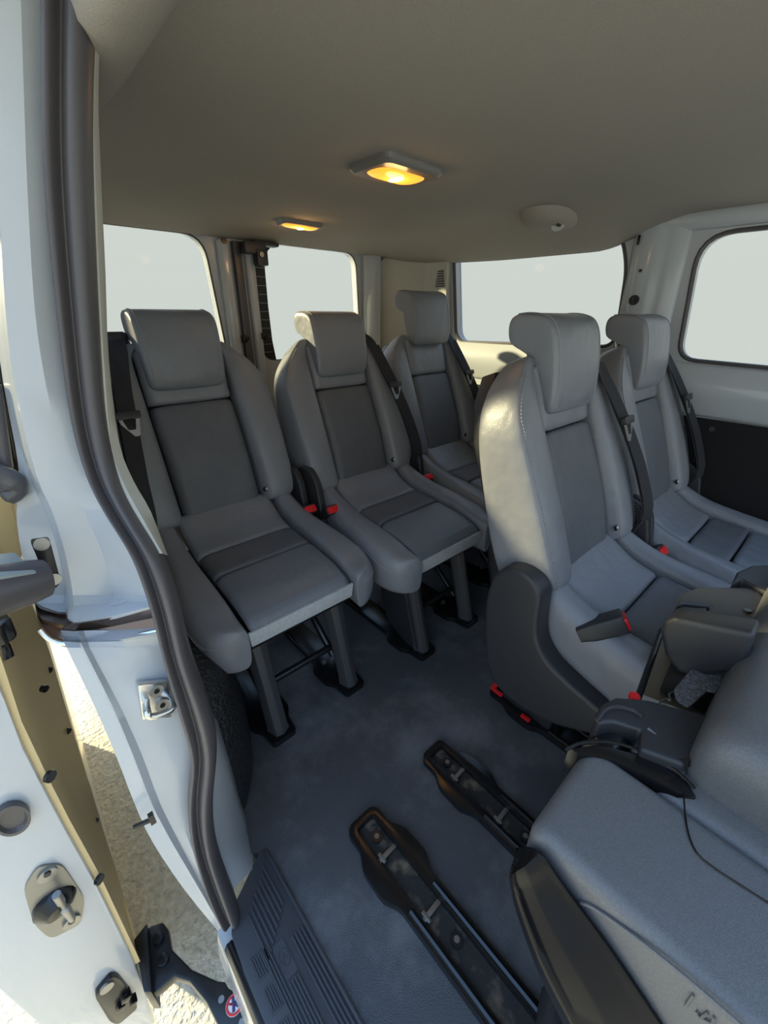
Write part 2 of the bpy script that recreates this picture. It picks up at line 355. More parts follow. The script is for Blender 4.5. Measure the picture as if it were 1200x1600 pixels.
obj('jamb_panel', rows(G(), data), PAINT, wall_l, angle=25)
data = [[(a, b, Y+.02), (a+1, b+6, Y+.004), (a+2, (b+c)/2, Y+.010), (a+3, c-5, Y+.003), (a+4, c+6, Y+.02)] for a, b, c, Y in ((56, 948, 968, .66), (64, 960, 985, .645), (80, 966, 999, .635), (108, 970, 1006, .628), (160, 962, 1001, .605), (210, 950, 992, .585), (256, 940, 984, .568))]
obj('door_track', rows(G(), data), mat('bronze_track', (.20, .14, .11), .25, .9), wall_l)
p = [on_y(x, y, Y) for x, y, Y in ((62, 984, .64), (78, 999, .632), (104, 1006, .624), (160, 1003, .60), (245, 986, .568))]
obj('track_lip', G().tube(smooth(p), .0035, 8), CHROME, wall_l)
# striker loop
q = on_y(245, 1092, .555)
st = thing('door_striker', 'chrome striker loop bolted to the white pillar below the track', 'striker', q)
pl_ = [on_y(x, y, .551)-q for x, y in ((215, 1070), (262, 1066), (268, 1120), (222, 1124))]
obj('striker_plate', G().loft([[p+Vector((0, .010, 0)) for p in pl_], [p-Vector((0, .002, 0)) for p in pl_]]), CHROME, st, bevel=.002)
lp = [on_y(x, y, Y)-q for x, y, Y in ((228, 1096, .55), (230, 1112, .525), (236, 1120, .52), (262, 1112, .52), (270, 1104, .525), (268, 1092, .55))]
obj('striker_loop', G().tube(smooth(lp), .005, 10), CHROME, st)
for x, y in ((244, 1078), (253, 1100)):
    c_ = on_y(x, y, .548)-q; b_ = obj('screw', G().disc(c_, (0, 1, 0), .010, .006, 18), DULL, st); obj('screw_socket', G().disc(c_-Vector((0, .003, 0)), (0, 1, 0), .004, .003, 6), GLOSS, b_)
c_ = on_y(224, 1288, .545); obj('pillar_clip', G().tube([c_+Vector((-.012, .01, -.006)), c_+Vector((.012, -.004, .004))], .004, 8).box(c_+Vector((.013, -.004, .006)), (.008, .008, .022)), GLOSS, wall_l)
# strips right of the seal: inner edge and white foot
R1 = [((150, 60), (156, 60)), ((146, 170), (154, 170)), ((150, 300), (159, 300)), ((155, 430), (165, 430)), ((162, 560), (170, 560)), ((173, 690), (186, 690)), ((191, 750), (208, 750)), ((217, 800), (236, 800)), ((254, 865), (262, 868))]
ys_ = [.635, .635, .638, .642, .642, .635, .615, .588, .555]
obj('inner_edge', rows(G(), [[(a[0]-8, a[1], y+.004), (a[0], a[1], y), (b[0], b[1], y+.012)] for (a, b), y in zip(R1, ys_)]), TRIM, wall_l)
R2 = [((325, 1130), (333, 1130), .545, .57), ((328, 1190), (352, 1190), .545, .60), ((322, 1250), (367, 1245), .54, .61), ((330, 1310), (384, 1300), .53, .60), ((345, 1350), (403, 1338), .52, .565), ((362, 1392), (402, 1350), .50, .545)]
obj('pillar_foot', rows(G(), [[(*a, ya), ((a[0]+b[0])/2, (a[1]+b[1])/2, (ya+yb)/2-.012), (*b, yb), (b[0]+6, b[1]-4, yb+.03)] for a, b, ya, yb in R2]), PAINT, wall_l, angle=50)
# wheel arch cover in moulded black carpet
def arch():
    g = G(); rings = []
    for y, wx, hz in ((.625, .02, .18), (.645, .065, .26), (.68, .10, .32), (.74, .13, .37), (.85, .16, .41), (1.05, .17, .42), (1.25, .16, .39), (1.4, .12, .28), (1.46, .06, .15)):
        r = [(.10, y, -.005)]
        for k in range(9):
            a = math.pi/2*k/8; r.append((.10+wx*math.cos(a)**.6, y, hz*math.sin(a)**.55))
        r.append((.10, y, hz)); rings.append(r)
    return g.loft(rings)
obj('wheel_arch_cover', arch(), ARCH, wall_l, subd=1)

# ------------------------------------------------------------------ entry step
st = thing('entry_step', 'ribbed black plastic step tread along the open door sill', 'step', (.09, .1, 0))
S0 = Vector((.09, .1, 0))
def rel(g): g.v = [p-S0 for p in g.v]; return g
out = [(.152, .545), (.140, .552), (.055, .498), (.035, .462), (.030, .40), (.030, -.9), (.152, -.9)]
obj('tread_plate', rel(G().prism(rounded(out, .004, 2), lambda u, v, t: (u, v, t), -.012, .0035)), TREAD, st, bevel=.002)
obj('tread_border', rel(G().box((.1495, -.18, .007), (.006, 1.44, .008))), TREAD, st, bevel=.002)
g = G()
for i in range(8): g.box((.131-.0085*i, .475-.0075*i, 0.0052), (.0036, .085, .0060))          # fan of ribs behind the emblem
for i in range(4): g.box((.1405-.0070*i, -.23+.0, .0052), (.0034, 1.22, .0060))
for i in range(4): g.box((.1015-.0058*i, -.27, .0052), (.0030, 1.20, .0060))
for i in range(3): g.box((.0775-.0052*i, -.24, .0052), (.0028, 1.28, .0060))
rb = obj('tread_ribs', rel(g), TREAD, st); rb['kind'] = 'stuff'
obj('emblem_plate', rel(G().prism(rounded([(.083, .335), (.106, .335), (.106, .392), (.083, .392)], .004, 3), lambda u, v, t: (u, v, t), .003, .0050)), TREAD, st)
g = G(); c_ = Vector((.0945, .365, .0055)); g.tube([c_+Vector((.009*math.cos(a), .013*math.sin(a), 0)) for a in [2*math.pi*k/20 for k in range(21)]], .0011, 6, cap=False)
g.tube([c_+Vector((-.004, -.006, 0)), c_+Vector((0, .006, 0)), c_+Vector((.004, -.004, 0))], .0010, 6)
obj('emblem_ring', rel(g), TREAD, st)
for i in range(24):
    y = .385-.052*i
    f = obj('tread_pad', G().prism(rounded([(.042, -.019), (.064, -.019), (.066, .019), (.046, .022)], .004, 3), lambda u, v, t: (u, v, t), .0034, .0042), TREAD, st, key='pad')
    f.location = (-S0.x, y-S0.y, 0)
    rr = G()
    for k in range(5): rr.box((.0470+.0043*k, .0012*(2-k)*.5+.001, .0052), (.0022, .032, .0046))
    o_ = obj('pad_ribs', rr, TREAD, f, key='padr')
obj('outer_nosing', rel(G().loft([[(.034, y, .0035), (.022, y, .002), (.016, y, -.010), (.018, y, -.03), (.034, y, -.03)] for y in (.455, .2, -.9)])), GLOSS, st, bevel=.002)
obj('sill_panel', G().loft([[(.016, y, -.028), (.012, y, -.06), (.006, y, -.12), (.010, y, -.20), (.14, y, -.20), (.14, y, -.028)] for y in (.50, .2, -.9)]), PAINT, wall_l, bevel=.006)

# ------------------------------------------------------------------ floor rails with seat sockets
def rail_outline(back):
    h = [(-.036, 0), (-.043, -.012), (-.043, -.055), (-.062, -.085), (-.064, -.150), (-.046, -.182), (-.044, -back)]
    return rounded([(-.03, 0), (.03, 0)]+[(-x, y) for x, y in h[1:]]+h[1:][::-1], [.012]*14, 3)
def rail_tray(back):
    def f():
        slot = rounded([(-.024, -.018), (.024, -.018), (.024, -back+.02), (-.024, -back+.02)], .008, 3)
        g = holed(rail_outline(back), [slot], lambda u, v, t: (u, v, t), .001, .020); return g
    return f
def rail(x, y, back, label, group=None):
    r = thing('floor_rail', label, 'rail', (x, y, 0), group); k = 'rail%.2f' % back
    obj('rail_tray', rail_tray(back), GLOSS, r, bevel=.006, key=k+'t')
    obj('rail_channel', lambda: G().box((0, -back/2, .0035), (.056, back-.03, .005)), DIRTY, r, key=k+'c')
    def lips():
        g = G()
        for s in (-1, 1): g.tube([(s*.034, -.20, .020), (s*.034, -back+.02, .020)], .007, 8)
        return g
    obj('rail_lip', lips, GLOSS, r, key=k+'l')
    for yy in (-.055, -.285, -.55):
        if -yy < back-.05:
            b = obj('rail_bolt', lambda: G().disc((0, 0, .008), (0, 0, 1), .0125, .010, 16), STEEL, r, key='railbolt'); b.location = (.004, yy, 0)
            obj('bolt_socket', lambda: G().disc((0, 0, .0135), (0, 0, 1), .006, .003, 6), DULL, b, key='railbolts')
    for yy in (-.095, -.225):
        c_ = obj('rail_clip', lambda: G().box((0, 0, .012), (.046, .010, .006)).box((-.016, .0, .016), (.008, .022, .004)), DULL, r, bevel=.0015, key='railclip'); c_.location = (0, yy, 0)
    return r
rail(.345, .452, 1.0, 'empty black floor rail nearest the ribbed step tread', None)
rail(.597, .458, 1.0, 'empty black floor rail second from the ribbed step tread', None)
r3 = rail(.915, .468, 1.0, 'black floor rail with red release tabs under the seat with side shield', None)
obj('release_tab', G().box((-.014, -.012, .030), (.052, .016, .010)).box((-.036, -.03, .028), (.012, .035, .008)), RED, r3, bevel=.003)
obj('release_tab', G().box((-.050, -.135, .026), (.012, .028, .008)), RED, r3, bevel=.002)
obj('latch_housing', G().prism(rounded([(-.03, -.04), (.03, -.04), (.034, -.2), (-.034, -.2)], .008, 3), lambda u, v, t: (u, v, t), .018, .062), PLASTIC, r3, bevel=.006)
# ------------------------------------------------------------------ passenger seats (local: x across, y to the rear, z up; origin under the cushion's front edge)
TOP = [(-.02, .36), (0, .392), (.012, .409), (.03, .421), (.07, .436), (.13, .447), (.207, .455), (.27, .460), (.33, .466), (.38, .482), (.43, .515), (.46, .535)]
ctop = lambda y: interp(TOP, y)
def rrect(x0, x1, z0, z1, r, f):                           # closed ring of a soft rectangle
    return [f(u, v) for u, v in rounded([(x0, z0), (x1, z0), (x1, z1), (x0, z1)], r, 2)]
def pad_y(y0, y1, hw, n, nose=False, drop=.0, thick=.075):
    def f():
        g = G(); rings = []; ys = [y0+(y1-y0)*i/n for i in range(n+1)]
        e = .006 if y0 > y1 else -.006
        seq = [(y0, .007, .004)]+[(y0-e, 0, 0)]+[(y, 0, 0) for y in ys[1:-1]]
        seq += ([(.028, 0, 0), (.012, 0, 0), (.003, .001, .002), (-.002, .004, .02)] if nose else [(y1+e, 0, 0), (y1, .007, .004)])
        for y, dz, dx in seq:
            zt = ctop(max(y, -.004))-dz; zb = max(zt-thick, .345) if not nose else .388
            m = []
            for k in range(9):
                x = -hw+dx+(2*hw-2*dx)*k/8; edge = 1-abs(x/hw)**6
                m.append((x, y, zt-.006+.006*edge-.003*(1-(x/hw)**2)))
            rings.append(m+[(hw-dx, y, zb), (-hw+dx, y, zb)])
        return g.loft(rings)
    return f
def cush_bolster(s):
    def f():
        g = G(); rings = []
        for y, W, k in ((.475, .215, .70), (.468, .225, .92), (.44, .235, 1), (.36, .242, 1), (.27, .253, 1), (.18, .262, 1), (.12, .265, 1), (.075, .265, 1), (.045, .261, 1), (.020, .251, .99), (.002, .237, .97), (-.009, .221, .93), (-.015, .204, .86), (-.017, .190, .74)):
            zt = ctop(max(y, .035)); zb = lerp(.340, .300, sst(.45, .1, y)); zc = (zt+zb)/2
            xi = .1605; up = lerp(.016, .006, sst(.3, .05, y)); 
            r = [(xi, zb), (xi, zt-.03), (xi+.001, zt-.006), (xi+.010, zt+up*.6), ((xi+W)/2+.002, zt+up), (W-.026, zt+up*.72), (W-.010, zt-.006), (W-.001, zt-.026), (W, zt-.055), (W-.002, zb+.03), (W-.012, zb+.004), ((xi+W)/2, zb-.004)]
            cx = (xi+W)/2-.01
            rings.append([(s*(lerp(cx, x, .3+.7*k if k < 1 and y > .2 else 1)), y, lerp(zc, z, k)) for x, z in r])
        return g.loft(rings)
    return f
B0 = Vector((0, .437, .488)); BS = Vector((0, .352, .936)); BN = Vector((0, -.936, .352))
bp_ = lambda x, s, n: tuple(B0+Vector((x, 0, 0))+BS*s+BN*n)
WID = [(0, .222), (.03, .236), (.06, .244), (.12, .249), (.24, .251), (.36, .251), (.42, .246), (.455, .229), (.485, .203), (.515, .174), (.538, .148), (.552, .125)]
CREST = [(0, .036), (.08, .043), (.2, .041), (.34, .030), (.45, .020), (.55, .008)]
THK = [(0, -.118), (.15, -.120), (.35, -.105), (.5, -.085), (.56, -.06)]
def back_bolster(s):
    def f():
        g = G(); rings = []
        for q, k in ((.012, .75), (.020, .95), (.034, 1), (.07, 1), (.12, 1), (.18, 1), (.25, 1), (.32, 1), (.38, 1), (.44, 1), (.48, 1), (.51, .98), (.533, .93), (.546, .80)):
            W = interp(WID, q); b = interp(CREST, q); t = interp(THK, q); xi = min(.131, W-.05); m = (xi+W)/2
            r = [(xi, t+.02), (xi, -.006), (xi+.001, .006), (xi+.012, b*.70), (xi+.03, b*.92), (m, b), (W-.030, b*.99), (W-.010, b*.86), (W-.004, b*.70), (W+.001, b*.2), (W+.002, -.035), (W, t*.65), (W-.004, t+.010), (W-.014, t+.001), (m, t)]
            rings.append([bp_(s*lerp(m, x, k), q, lerp((b+t)/2, n, k)) for x, n in r])
        return g.loft(rings)
    return f
def back_pad(s0, s1, hw, f0, n0=8, top=False):
    def f():
        g = G(); rings = []; e = .006
        seq = [(s0, .008, .006), (s0+e, 0, 0)]+[(lerp(s0, s1, i/n0), 0, 0) for i in range(1, n0)]
        seq += [(s1-.03, .003, .0), (s1-.012, .012, .0), (s1-.002, .028, .004), (s1+.002, .05, .01)] if top else [(s1-e, 0, 0), (s1, .008, .006)]
        for q, dn, dx in seq:
            t = interp(THK, q)+.012; h = min(hw, interp(WID, q)-.005)-dx; m = []
            for k in range(9):
                x = -h+2*h*k/8; m.append(bp_(x, q, f0(q)-dn-.010*(1-abs(x/h)**3)*.6-.006*abs(x/h)**8))
            rings.append(m+[bp_(h, q, t+dn*.3), bp_(-h, q, t+dn*.3)])
        return g.loft(rings)
    return f
HRP = [(.588, .868), (.572, .878), (.564, .93), (.563, .99), (.566, 1.045), (.578, 1.072), (.605, 1.082), (.64, 1.084), (.668, 1.082), (.686, 1.070), (.690, 1.045), (.687, 1.022), (.674, 1.015), (.650, 1.014), (.638, 1.006), (.635, .98), (.630, .92), (.620, .878), (.606, .866)]
HRP = [(y+.16*(z-.96), z) for y, z in HRP]
def hrw(z):
    a = 1-.05*max(0, (1.08-z)/.21)
    b = max(0, min(1, (.905-z)/.042)); return a*(1-.16*(1-math.sqrt(max(0, 1-b*b))))
def headrest():
    g = G(); rings = []; cy, cz = .625, .985
    for x, k in ((-.117, .80), (-.1165, .91), (-.111, .975), (-.102, 1), (-.05, 1.006), (0, 1.008), (.05, 1.006), (.102, 1), (.111, .975), (.1165, .91), (.117, .80)):
        r = []
        for y, z in HRP:
            tz = max(0, (1.08-z)/.21); yy = lerp(cy, y, k) if k < .99 else y-(.004*(k-1)/.008 if y < .6 else 0); zz = lerp(cz, z, k) if k < .99 else z
            r.append((x*hrw(zz), yy, zz))
        rings.append(r)
    return g.loft(rings)
def headrest_seam(sg):
    def f():
        q = [Vector((0, y, z)) for y, z in HRP]; n = len(q); lim = [(q[i-1]+q[i]*4+q[(i+1) % n])/6 for i in range(n)]; pts = []
        for p in lim[1:9]: pts.append((sg*.1015*hrw(p.z), p.y, p.z))
        return G().tube(smooth(pts), .0013, 6)
    return f
def stitch(fn, n, r=.0015):                                # row of short raised stitches along fn(t)
    g = G()
    for i in range(n):
        a, b = Vector(fn((i+.1)/n)), Vector(fn((i+.75)/n)); g.tube([a, b], r, 5)
    return g
def bolster_seam():
    g = G()
    for s in (-1, 1):
        pts = [bp_(s*(interp(WID, q)-.013), q, interp(CREST, q)*.88+.0002) for q in [.03+.48*i/20 for i in range(21)]]
        P = smooth(pts, 3); f = lambda t: P[min(int(t*(len(P)-1)), len(P)-2)].lerp(P[min(int(t*(len(P)-1)), len(P)-2)+1], t*(len(P)-1)-int(t*(len(P)-1)))
        g2 = stitch(f, 64); g.add(g2.v, g2.f)
    return g
CSEAM = [(.262, .18), (.265, .12), (.265, .075), (.2605, .045), (.250, .02), (.236, .002), (.220, -.009), (.203, -.0145), (.185, -.0163), (.165, -.0168)]
def cushion_seam(sg): return lambda: G().tube(smooth([(sg*(x-.0008), y+.0006, ctop(max(y, .035))-.034) for x, y in CSEAM], 3), .0013, 6)
def ribbon():
    pts = [bp_(.150, .565, -.075), bp_(.152, .568, -.03), bp_(.158, .53, .012), bp_(.172, .47, .026), bp_(.19, .38, .040), bp_(.208, .27, .058), bp_(.222, .16, .066), bp_(.230, .06, .060), (.236, .445, .47), (.240, .47, .41)]
    return G().strip(smooth(pts, 3), Vector((1, 0, -.12)), .046, .0025)
def ribbon2():                                             # second layer of the doubled belt
    pts = [bp_(.172, .50, .020), bp_(.186, .40, .045), bp_(.205, .28, .066), bp_(.222, .16, .076), bp_(.234, .05, .064), (.240, .45, .44)]
    return G().strip(smooth(pts, 3), Vector((1, -.25, -.1)), .044, .0025)
def guide(): return G().prism(rounded([(-.036, -.03), (.036, -.03), (.040, .012), (.022, .034), (-.022, .034), (-.040, .012)], .012, 4), lambda u, v, t: bp_(.150+u, .562+t, -.045+v), -.012, .018)
def guide_slot(): return G().prism(rounded([(-.026, -.004), (.026, -.004), (.026, .006), (-.026, .006)], .003, 2), lambda u, v, t: bp_(.150+u, .562+t, -.025+v), .016, .0195)
def tongue():
    c0 = Vector(bp_(.196, .335, .062)); g = G()
    g.add(*(lambda h: (h.v, h.f))(holed(rounded([(-.026, 0), (.026, 0), (.015, -.052), (-.015, -.052)], .006, 3), [rounded([(-.016, -.006), (.016, -.006), (.009, -.034), (-.009, -.034)], .003, 2)], lambda u, v, t: tuple(c0+Vector((u+.02*0, 0, 0))+BS*v+BN*t), 0, .003)))
    return g
def tongue_top(): return G().prism(rounded([(-.030, -.006), (.030, -.006), (.032, .014), (-.032, .014)], .006, 3), lambda u, v, t: tuple(Vector(bp_(.196, .335, .058))+Vector((u, 0, 0))+BS*v+BN*t), 0, .012)
def buckle(c, ax, sc=1.):
    def f():
        g = G(); d = Vector(ax).normalized(); a = Vector((1, 0, 0)); a = (a-d*a.dot(d)).normalized(); b = d.cross(a)
        poly = rounded([(-.024, -.016), (.024, -.016), (.024, .016), (-.024, .016)], .006, 3)
        return g.loft([[Vector(c)+d*t*sc+a*u*k*sc+b*v*k*sc for u, v in poly] for t, k in ((-.075, .75), (-.05, .95), (0, 1), (.002, .96))])
    return f
def buckle_red(c, ax, sc=1.):
    def f():
        g = G(); d = Vector(ax).normalized(); a = Vector((1, 0, 0)); a = (a-d*a.dot(d)).normalized(); b = d.cross(a)
        poly = rounded([(-.019, -.012), (.019, -.012), (.019, .009), (-.019, .009)], .003, 2)
        return g.loft([[Vector(c)+d*t+a*u*sc+b*v*sc for u, v in poly] for t in (-.01, .008)])
    return f
BUX = Vector((0, -.45, .9))
def lobe(s, big=False):
    def f():
        if big: poly = [(.462, .572), (.512, .566), (.545, .525), (.556, .45), (.548, .36), (.527, .26), (.49, .205), (.42, .195), (.33, .215), (.245, .265), (.225, .300), (.24, .335), (.315, .352), (.375, .372), (.410, .415), (.418, .47), (.420, .54)]
        else: poly = [(.345, .34), (.53, .34), (.545, .45), (.535, .545), (.495, .600), (.430, .600), (.392, .56), (.372, .47)]
        return G().prism(rounded(poly, .025, 4), lambda u, v, t: (s*t, u, v), .237 if not big else .235, .262 if not big else .290)
    return f
def leg(x):
    def f():
        sec = lambda w, d: [(-w, d*.4), (-w*.62, -d), (w*.05, -d*1.18), (w*.8, -d*.75), (w, d*.5), (w*.7, d), (-w*.8, d)]
        r = []
        for z, y, w, d in ((.018, .008, .030, .024), (.035, .012, .028, .022), (.18, .052, .027, .022), (.345, .098, .032, .026)):
            r.append([(x+a, y+b, z) for a, b in sec(w, d)])
        return G().loft(r)
    return f
def leg_panel(x):                                          # wide side cover behind a front leg
    def f():
        poly = rounded([(.0, .02), (.06, .016), (.16, .06), (.20, .16), (.20, .345), (.085, .345), (.05, .2)], .02, 3)
        return G().prism(poly, lambda u, v, t: (x+t, u, v), -.026, -.006)
    return f
def foot():
    def f():
        poly = rounded([(-.036, -.030), (.036, -.030), (.042, .03), (.06, .055), (.062, .12), (.04, .15), (.04, .45), (-.04, .45), (-.04, .15), (-.062, .12), (-.06, .055), (-.042, .03)], .012, 3)
        return G().prism(poly, lambda u, v, t: (u, v, t), .001, .020)
    return f
def frame():
    g = G(); g.tube([(-.123, .075, .125), (.123, .075, .125)], .011, 12)
    for s in (-1, 1):
        g.tube([(s*.118, .06, .10), (s*.118, .30, .30), (s*.118, .42, .33)], .012, 8); g.tube([(s*.118, .40, .03), (s*.118, .30, .20), (s*.118, .10, .33)], .012, 8)
        g.box((s*.118, .42, .19), (.012, .10, .34)); g.tube([(s*.09, .16, .22), (s*.09, .36, .15)], .006, 8)
        g.disc((s*.118, .29, .255), (1, 0, 0), .028, .03, 16)
    g.box((0, .22, .318), (.36, .36, .03)); g.tube([(-.118, .40, .10), (.118, .40, .10)], .010, 10)
    return g
def frame_hw():
    g = G()
    for s in (-1, 1):
        for y, z in ((.29, .255), (.42, .09), (.10, .05), (.42, .29)): g.disc((s*.105, y, z), (1, 0, 0), .008, .012, 10)
        g.tube([(s*.06, .15, .30), (s*.075, .40, .16)], .0035, 6)
    return g
def tag_label():
    return G().prism(rounded([(-.009, -.007), (.009, -.007), (.009, .007), (-.009, .007)], .002, 2), lambda u, v, t: bp_(.137+u, .055+v, .020+t), 0, .004)
def tag_ring():
    c0 = [bp_(.139+.0035*math.cos(a), .055+.0035*math.sin(a), .0245) for a in [2*math.pi*k/14 for k in range(15)]]
    return G().tube(c0, .0011, 6, cap=False)
def make_seat(label, x, y, belt=1, raise_=0., shield=False, panel=False, covers=(-1, 1), buckles=((-1, 0),), tagged=True, legs=True, rot=0.):
    s = thing('passenger_seat', label, 'seat', (x, y, 0), 'grey leather passenger seats of the van'); s.rotation_euler.z = rot
    cu = obj('cushion_insert', pad_y(.306, .1965, .157, 6), PANEL, s, subd=1, key='ci')
    obj('cushion_front', pad_y(.1945, 0, .157, 8, nose=True), NOSE, s, subd=1, key='cf')
    obj('cushion_rear', pad_y(.462, .308, .157, 6), LEATHER, s, subd=1, key='cr')
    for sg in (-1, 1): obj('cushion_bolster', cush_bolster(sg), LEATHER, s, subd=2, key='cb%d' % sg)
    for sg in (-1, 1): obj('cushion_seam', cushion_seam(sg), SEAM, s, key='cse%d' % sg)
    obj('front_flap', lambda: G().prism([(-.152, .349), (.152, .349), (.157, .393), (-.157, .393)], lambda u, v, t: (u, t-.06*(v-.39), v), -.004, .004), FELT, s, bevel=.002, key='flap')
    obj('cushion_base', lambda: G().prism(rounded([(-.225, .03), (.225, .03), (.205, .45), (-.205, .45)], .03, 3), lambda u, v, t: (u, v, t), .322, .352), PLASTIC, s, key='cbase')
    obj('back_insert', back_pad(.006, .366, .129, lambda q: .006+.016*math.sin(math.pi*min(1, q/.34))*.8), PANEL, s, subd=1, key='bi')
    obj('back_yoke', back_pad(.3665, .545, .129, lambda q: lerp(.006, .014, sst(.37, .45, q)), top=True), LEATHER, s, subd=1, key='by')
    for sg in (-1, 1): obj('back_bolster', back_bolster(sg), LEATHER, s, subd=2, key='bb%d' % sg)
    o = obj('bolster_stitching', bolster_seam, SEAM, s, key='bst'); o['kind'] = 'stuff'
    obj('back_shell', lambda: G().loft([[bp_(a*interp(WID, q)*.93, q, n) for a, n in ((-1, -.08), (-.95, -.125), (0, -.135), (.95, -.125), (1, -.08))] for q in (.01, .1, .25, .38, .47, .53)]), PLASTIC, s, bevel=.004, key='bsh')
    h = obj('headrest', headrest, LEATHER, s, subd=2, key='hr'); h.location = (0, 0, raise_)
    [obj('headrest_seam', headrest_seam(q), SEAM, h, key='hrs%d' % q) for q in (-1, 1)]
    for sg in (-1, 1):
        p = obj('headrest_post', lambda: G().tube([(0, .640, .93), (0, .668, 1.02), (0, .668, 1.03)], .005, 10), CHROME, s, key='hrp'); p.location = (sg*.045, .018, raise_)
        obj('post_collar', lambda: G().disc((0, .655, 1.0), (0, .35, .94), .011, .012, 14), GLOSS, s, key='hrc').location = (sg*.045, .012, 0)
    if belt:
        def fl(fn): return fn if belt > 0 else (lambda: (lambda g: (setattr(g, 'v', [Vector((-p.x, p.y, p.z)) for p in g.v]), g)[1])(fn()))
        k = 'R' if belt > 0 else 'L'
        b = obj('seat_belt', fl(ribbon), WEB, s, key='rib'+k)
        b2 = obj('belt_lap', fl(ribbon2), WEB, s, key='ribb'+k)
        gd = obj('belt_guide', fl(guide), PLASTIC, s, bevel=.004, key='gd'+k); obj('guide_slot', fl(guide_slot), GLOSS, gd, key='gs'+k)
        t = obj('belt_tongue', fl(tongue), DULL, s, key='tg'+k); obj('tongue_grip', fl(tongue_top), PLASTIC, t, bevel=.002, key='tgt'+k)
    for sg in covers:
        big = shield and sg < 0
        obj('side_shield' if big else 'hinge_cover', lobe(sg, big), PLASTIC, s, bevel=.012 if big else .007, key='lobe%d%d' % (sg, big), seg=4)
    for sg, big in buckles:
        c0 = Vector((sg*.238, .335, .478)) if not big else Vector((-.190, .283, .500))
        ax = Vector((0, -.75, .62)) if not big else Vector((.45, -.70, .55))
        b = obj('belt_buckle', buckle(c0, ax, 1.25 if big else 1.), PLASTIC, s, bevel=.002, key='bk%d%d' % (sg, big)); obj('red_button', buckle_red(c0, ax, 1.25 if big else 1.1), RED, b, key='bkr%d%d' % (sg, big), bevel=.001)['label'] = 'red push button'
    if legs:
        for xx in (-.113, .137):
            l = obj('leg', leg(xx), GREYSTEEL, s, bevel=.002, key='leg%.3f' % xx)
            if panel and xx < 0: obj('leg_cover', leg_panel(xx), PLASTIC, s, bevel=.006, key='lgp')
            f = obj('foot_rail', foot(), GLOSS, s, bevel=.005, key='foot'); f.location = (xx, 0, 0)
        obj('base_frame', frame, STEEL, s, key='frame', bevel=.002)
        h_ = obj('frame_fasteners', frame_hw, DULL, s, key='framehw')
    if tagged:
        t = obj('side_tag', tag_label, GLOSS, s, key='tag'); obj('tag_ring', tag_ring, WHITE, t, key='tagr')
    return s
make_seat('grey leather seat of the back row nearest the open door pillar', .430, .775, belt=-1, buckles=((1, 0),))
make_seat('grey leather seat in the middle of the back row', .962, .722, belt=1, panel=True, buckles=((-1, 0), (1, 0)))
make_seat('grey leather seat of the back row with raised headrest by the far side', 1.496, .772, belt=1, raise_=.085, buckles=())
make_seat('grey leather seat with sunlit side bolster and large black side shield', 1.03, -.112, belt=1, shield=True, buckles=((-1, 1), (1, 0)))
make_seat('grey leather seat beside the far wall below the pillar between windows', 1.566, -.112, belt=1, buckles=())

# ------------------------------------------------------------------ folded seat nearest the camera
fs = thing('folded_seat', 'folded seat with grained grey plastic back nearest the camera', 'seat', (.45, -.3, 0)); FO = Vector((.45, -.3, 0))
def frel(g): g.v = [p-FO for p in g.v]; return g
# outer back: soft block with its top panel, seam and cut line
def soft_block(x0, x1, y0, y1, z0, z1, r, n=6, lean=0.):
    poly = rounded([(x0, y0), (x1, y0), (x1, y1), (x0, y1)], r, n); cx, cy = (x0+x1)/2, (y0+y1)/2; g = G(); rings = []
    for k in range(n+1):
        a = math.pi/2*k/n; ins = r*(1-math.cos(a)); z = z1-r+r*math.sin(a)
        rings.append([(lerp(x, cx, ins/((x1-x0)/2)), lerp(y, cy, ins/((y1-y0)/2)), z) for x, y in poly])
    low = [(x-(lean if x < cx else 0), y, z0) for x, y in poly]
    return g.loft([low]+rings)
obj('outer_back', frel(soft_block(.305, .462, -.85, .088, .43, .560, .018)), SHELL, fs, angle=60)
obj('back_plate', frel(soft_block(.462, .60, -.85, .010, .20, .556, .020)), SHELL, fs, angle=60)
# shallow raised panel edge following the seam on top
pz = .562
seam = smooth([on_z(x, y, pz-.001) for x, y in ((1068, 1238), (1073, 1290), (1086, 1328), (1110, 1352), (1160, 1385), (1230, 1430), (1330, 1500))], 4)
seam += [seam[-1]+Vector((.01*k, -.09*k, 0)) for k in range(1, 7)]
obj('panel_seam', frel(G().tube(seam, .0010, 6)), GLOSS, fs)
crease = smooth([on_x(x, y, .303) for x, y in ((908, 1411), (930, 1420), (990, 1462), (1060, 1517), (1120, 1568), (1170, 1612))], 4)
obj('side_crease', frel(G().tube(crease, .0022, 6)), SHELL, fs)
# moulded mark on the side face
mk = G(); 
for pts in (((1083, 1555), (1071, 1572)), ((1088, 1580), (1095, 1590), (1106, 1583)), ((1098, 1592), (1112, 1600), (1116, 1590))):
    mk.tube([on_x(x, y, .3035) for x, y in pts], .0012, 6)
obj('moulded_mark', frel(mk), SHELL, fs)
# main shell
def shell():
    g = G(); x0, x1, y0, y1 = .500, 1.16, -.85, -.006; z0 = .485
    poly = rounded([(x0, y0), (x1, y0), (x1, y1), (x0, y1)], .035, 6); cx, cy = (x0+x1)/2, (y0+y1)/2; rings = []
    for z, ins in ((z0, .004), (z0+.006, .0), (.53, .0), (.57, .0005), (.60, .002), (.617, .006), (.632, .015), (.642, .030), (.648, .055), (.650, .10)):
        rings.append([(lerp(x, cx, ins/((x1-x0)/2)), lerp(y, cy, ins/((y1-y0)/2)), z) for x, y in poly])
    return g.loft(rings)
obj('back_shell', frel(shell()), SHELL, fs, angle=60, subd=1)
